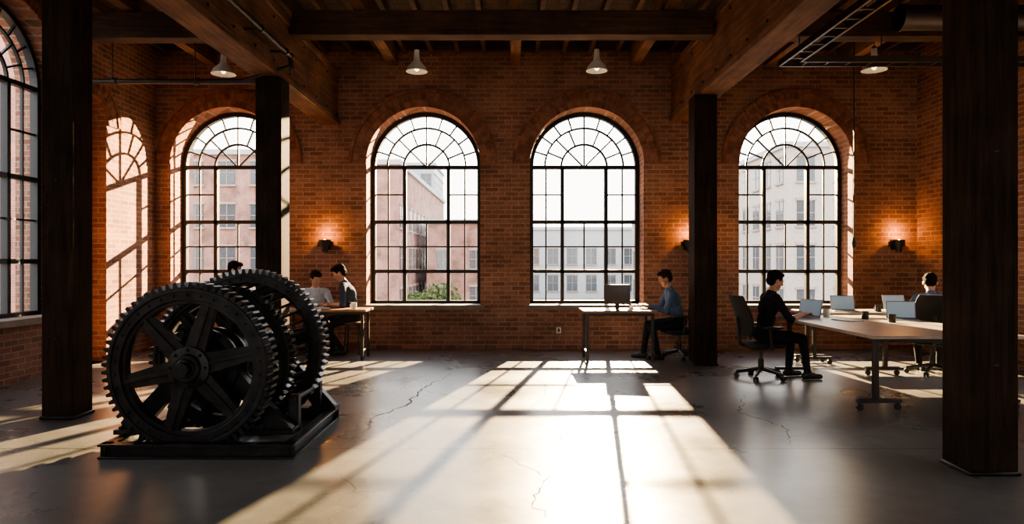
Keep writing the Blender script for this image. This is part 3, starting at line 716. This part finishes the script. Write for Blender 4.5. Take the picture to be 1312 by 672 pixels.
# right desk
chair(3.10,8.50,0.1)
person('seated_man',(3.14,8.50,0),0.1,0.20,C_BK,C_TR,[(0.44,-0.13,0.81),(0.44,0.15,0.81)],[(0.50,-0.12,0.09),(0.38,0.12,0.09)],headpitch=0.28,sleeve='short',hair=HAIR)
laptop(3.70,8.66,T,0.55,105)
laptop(4.72,8.25,T,1.2,108)
laptop(4.72,9.68,T,1.35,108)
laptop(5.55,9.78,T,pi/2,108)
mug(4.40,7.9,T); mug(4.05,8.80,T,WHITE); mug(5.15,9.6,T); mug(4.32,8.35,T)
notebook(4.0,8.15,T,0.3)
chair(5.42,8.80,pi/2-0.45)
person('seated_man',(5.44,8.83,0),pi/2-0.45,0.42,C_BL,C_TR,[(0.50,-0.15,0.80),(0.50,0.15,0.80)],[(0.42,-0.12,0.09),(0.36,0.12,0.09)],headpitch=0.45,hair=HAIR)
# ------------------------------------------------------------------ outside
GZ=-3.0
GB=pmat('ground_paving',(0.22,0.20,0.18),0.9,0,0.2,0.5)
b=MB(); b.add([(-150,YB+0.62,GZ),(150,YB+0.62,GZ),(150,260,GZ),(-150,260,GZ)],[(0,1,2,3)],GB)
b.add([(-150,-60,GZ),(XL-0.62,-60,GZ),(XL-0.62,YB+0.62,GZ),(-150,YB+0.62,GZ)],[(0,1,2,3)],GB)
b.add([(XR+0.62,-60,GZ),(150,-60,GZ),(150,YB+0.62,GZ),(XR+0.62,YB+0.62,GZ)],[(0,1,2,3)],GB)
b.obj('ground',fix=False,smooth=False)
WG=pmat('outside_glass',(0.09,0.10,0.105),0.1,0.0)
CON=pmat('outside_concrete',(0.46,0.44,0.41),0.8); GT=pmat('tower_cladding',(0.32,0.37,0.41),0.4); BEI=pmat('outside_render',(0.46,0.39,0.32),0.85)
SILLO=pmat('outside_sill',(0.36,0.27,0.22),0.85)
def building(x0,x1,y0,y1,z1,mat,fl=3.3,ww=1.2,wh=1.9,sp=2.4,name='brick_building'):
    b=MB(); b.b2(x0,x1,y0,y1,GZ,z1,mat); b.b2(x0-0.2,x1+0.2,y0-0.2,y1+0.2,z1,z1+0.35,CON)
    def win(p,u,nrm):
        M=Matrix((tuple(u)+(0,),tuple(-nrm)+(0,),(0,0,1,0),(0,0,0,1))).transposed(); M.translation=p
        b.b2(-ww/2,ww/2,-0.04,0.02,0,wh,WG,M=M)
        b.b2(-ww/2-0.1,ww/2+0.1,-0.14,0,-0.14,0,SILLO,M=M); b.b2(-ww/2-0.1,ww/2+0.1,-0.10,0,wh,wh+0.18,SILLO,M=M)
        b.b2(-0.03,0.03,-0.07,0,0,wh,SILLO,M=M); b.b2(-ww/2,ww/2,-0.07,0,wh*0.5,wh*0.5+0.05,SILLO,M=M)
    z=GZ+0.9
    while z+wh<z1-0.3:
        n=int((x1-x0-0.6)//sp)
        for i in range(n): win(Vector((x0+(x1-x0)*(i+0.5)/n,y0,z)),Vector((1,0,0)),Vector((0,-1,0)))
        n=int((y1-y0-0.6)//sp)
        for i in range(n):
            yy=y0+(y1-y0)*(i+0.5)/n
            win(Vector((x1,yy,z)),Vector((0,1,0)),Vector((1,0,0))); win(Vector((x0,yy,z)),Vector((0,-1,0)),Vector((-1,0,0)))
        z+=fl
    b.obj(name,smooth=False)
building(-30,-14,8,30,8.6,BRO)
building(-30,-14.5,48,60,9.0,BRO,fl=3.0,ww=1.1,wh=1.6,sp=2.1)
building(-10.5,-8.0,48,80,8.3,BRO,fl=3.0,ww=1.1,wh=1.6,sp=2.2)
building(-7.0,-1.6,56,70,4.6,BRO,fl=3.0,ww=1.0,wh=1.5,sp=1.7)
building(-17,-10.5,92,104,14.5,GT,ww=1.4,wh=2.2,sp=1.9,name='office_tower')
building(1.5,18,84,96,5.4,CON,ww=1.3,sp=2.2,name='warehouse_building')
building(18.5,34,46,78,9.2,BEI,fl=3.0,ww=1.2,wh=1.7,sp=2.2,name='stone_building')
building(13,17.6,60,74,5.6,BEI,fl=3.0,wh=1.6,name='stone_building')
building(22,36,-4,24,7.5,BRO)
LEAF=islandmat('leaf_green',(0.05,0.08,0.025),(0.14,0.17,0.06))
def shrub(x,y,z0,r,h):
    b=MB(); TR=pmat('bark',(0.08,0.05,0.03),0.9)
    b.cyl((0,0,0),(0,0,h*0.6),0.1,0.05,TR,8)
    for i in range(6):
        t=i*1.05; b.cyl((0,0,h*0.4),(r*0.6*math.cos(t),r*0.6*math.sin(t),h*0.8),0.04,0.015,TR,6)
    for i in range(1500):
        d=Vector((random.gauss(0,1),random.gauss(0,1),random.gauss(0,1))).normalized()*random.random()**0.4
        p=Vector((d.x*r,d.y*r,h*0.72+d.z*h*0.36)); a=Euler((random.random()*6,random.random()*6,random.random()*6)).to_matrix().to_4x4(); a.translation=p; q=0.11
        b.add([(-q,0,0),(0,-q*0.5,0),(q,0,0),(0,q*0.5,0)],[(0,1,2,3)],LEAF,a)
    b.obj('garden_tree',(x,y,z0),fix=False,smooth=False)
shrub(-3.1,30,GZ,1.1,3.3); shrub(-4.6,33,GZ,1.1,2.8)
# ------------------------------------------------------------------ light
W=bpy.data.worlds.new('sky'); S.world=W; W.use_nodes=True; nt=W.node_tree; bg=nt.nodes['Background']
tc=N(nt,'ShaderNodeTexCoord'); sp=N(nt,'ShaderNodeSeparateXYZ'); nt.links.new(tc.outputs['Generated'],sp.inputs[0])
c=ramp(nt,sp.outputs[2],[(0.0,(1.0,0.93,0.84)),(0.25,(0.95,0.94,0.92)),(0.8,(0.60,0.73,0.95))])
nt.links.new(c,bg.inputs[0]); bg.inputs[1].default_value=5.4
l=bpy.data.lights.new('low_sun','SPOT'); l.energy=145000; l.color=(1.0,0.70,0.36); l.shadow_soft_size=0.07; l.spot_size=math.radians(104); l.spot_blend=0.05
o=bpy.data.objects.new('low_sun',l); o.location=(2.8,21.4,6.0); S.collection.objects.link(o)
o.rotation_euler=(Vector((0.0,11.4,2.0))-o.location).to_track_quat('-Z','Y').to_euler()
# ------------------------------------------------------------------ camera
cd=bpy.data.cameras.new('camera'); cd.sensor_width=36; cd.lens=24.0; cd.clip_end=500
co=bpy.data.objects.new('camera',cd); co.location=(0,0,1.45); co.rotation_euler=(pi/2,0,0); S.collection.objects.link(co); S.camera=co
S.view_settings.view_transform='AgX'
S.view_settings.look='AgX - Medium High Contrast'
S.view_settings.exposure=0.3
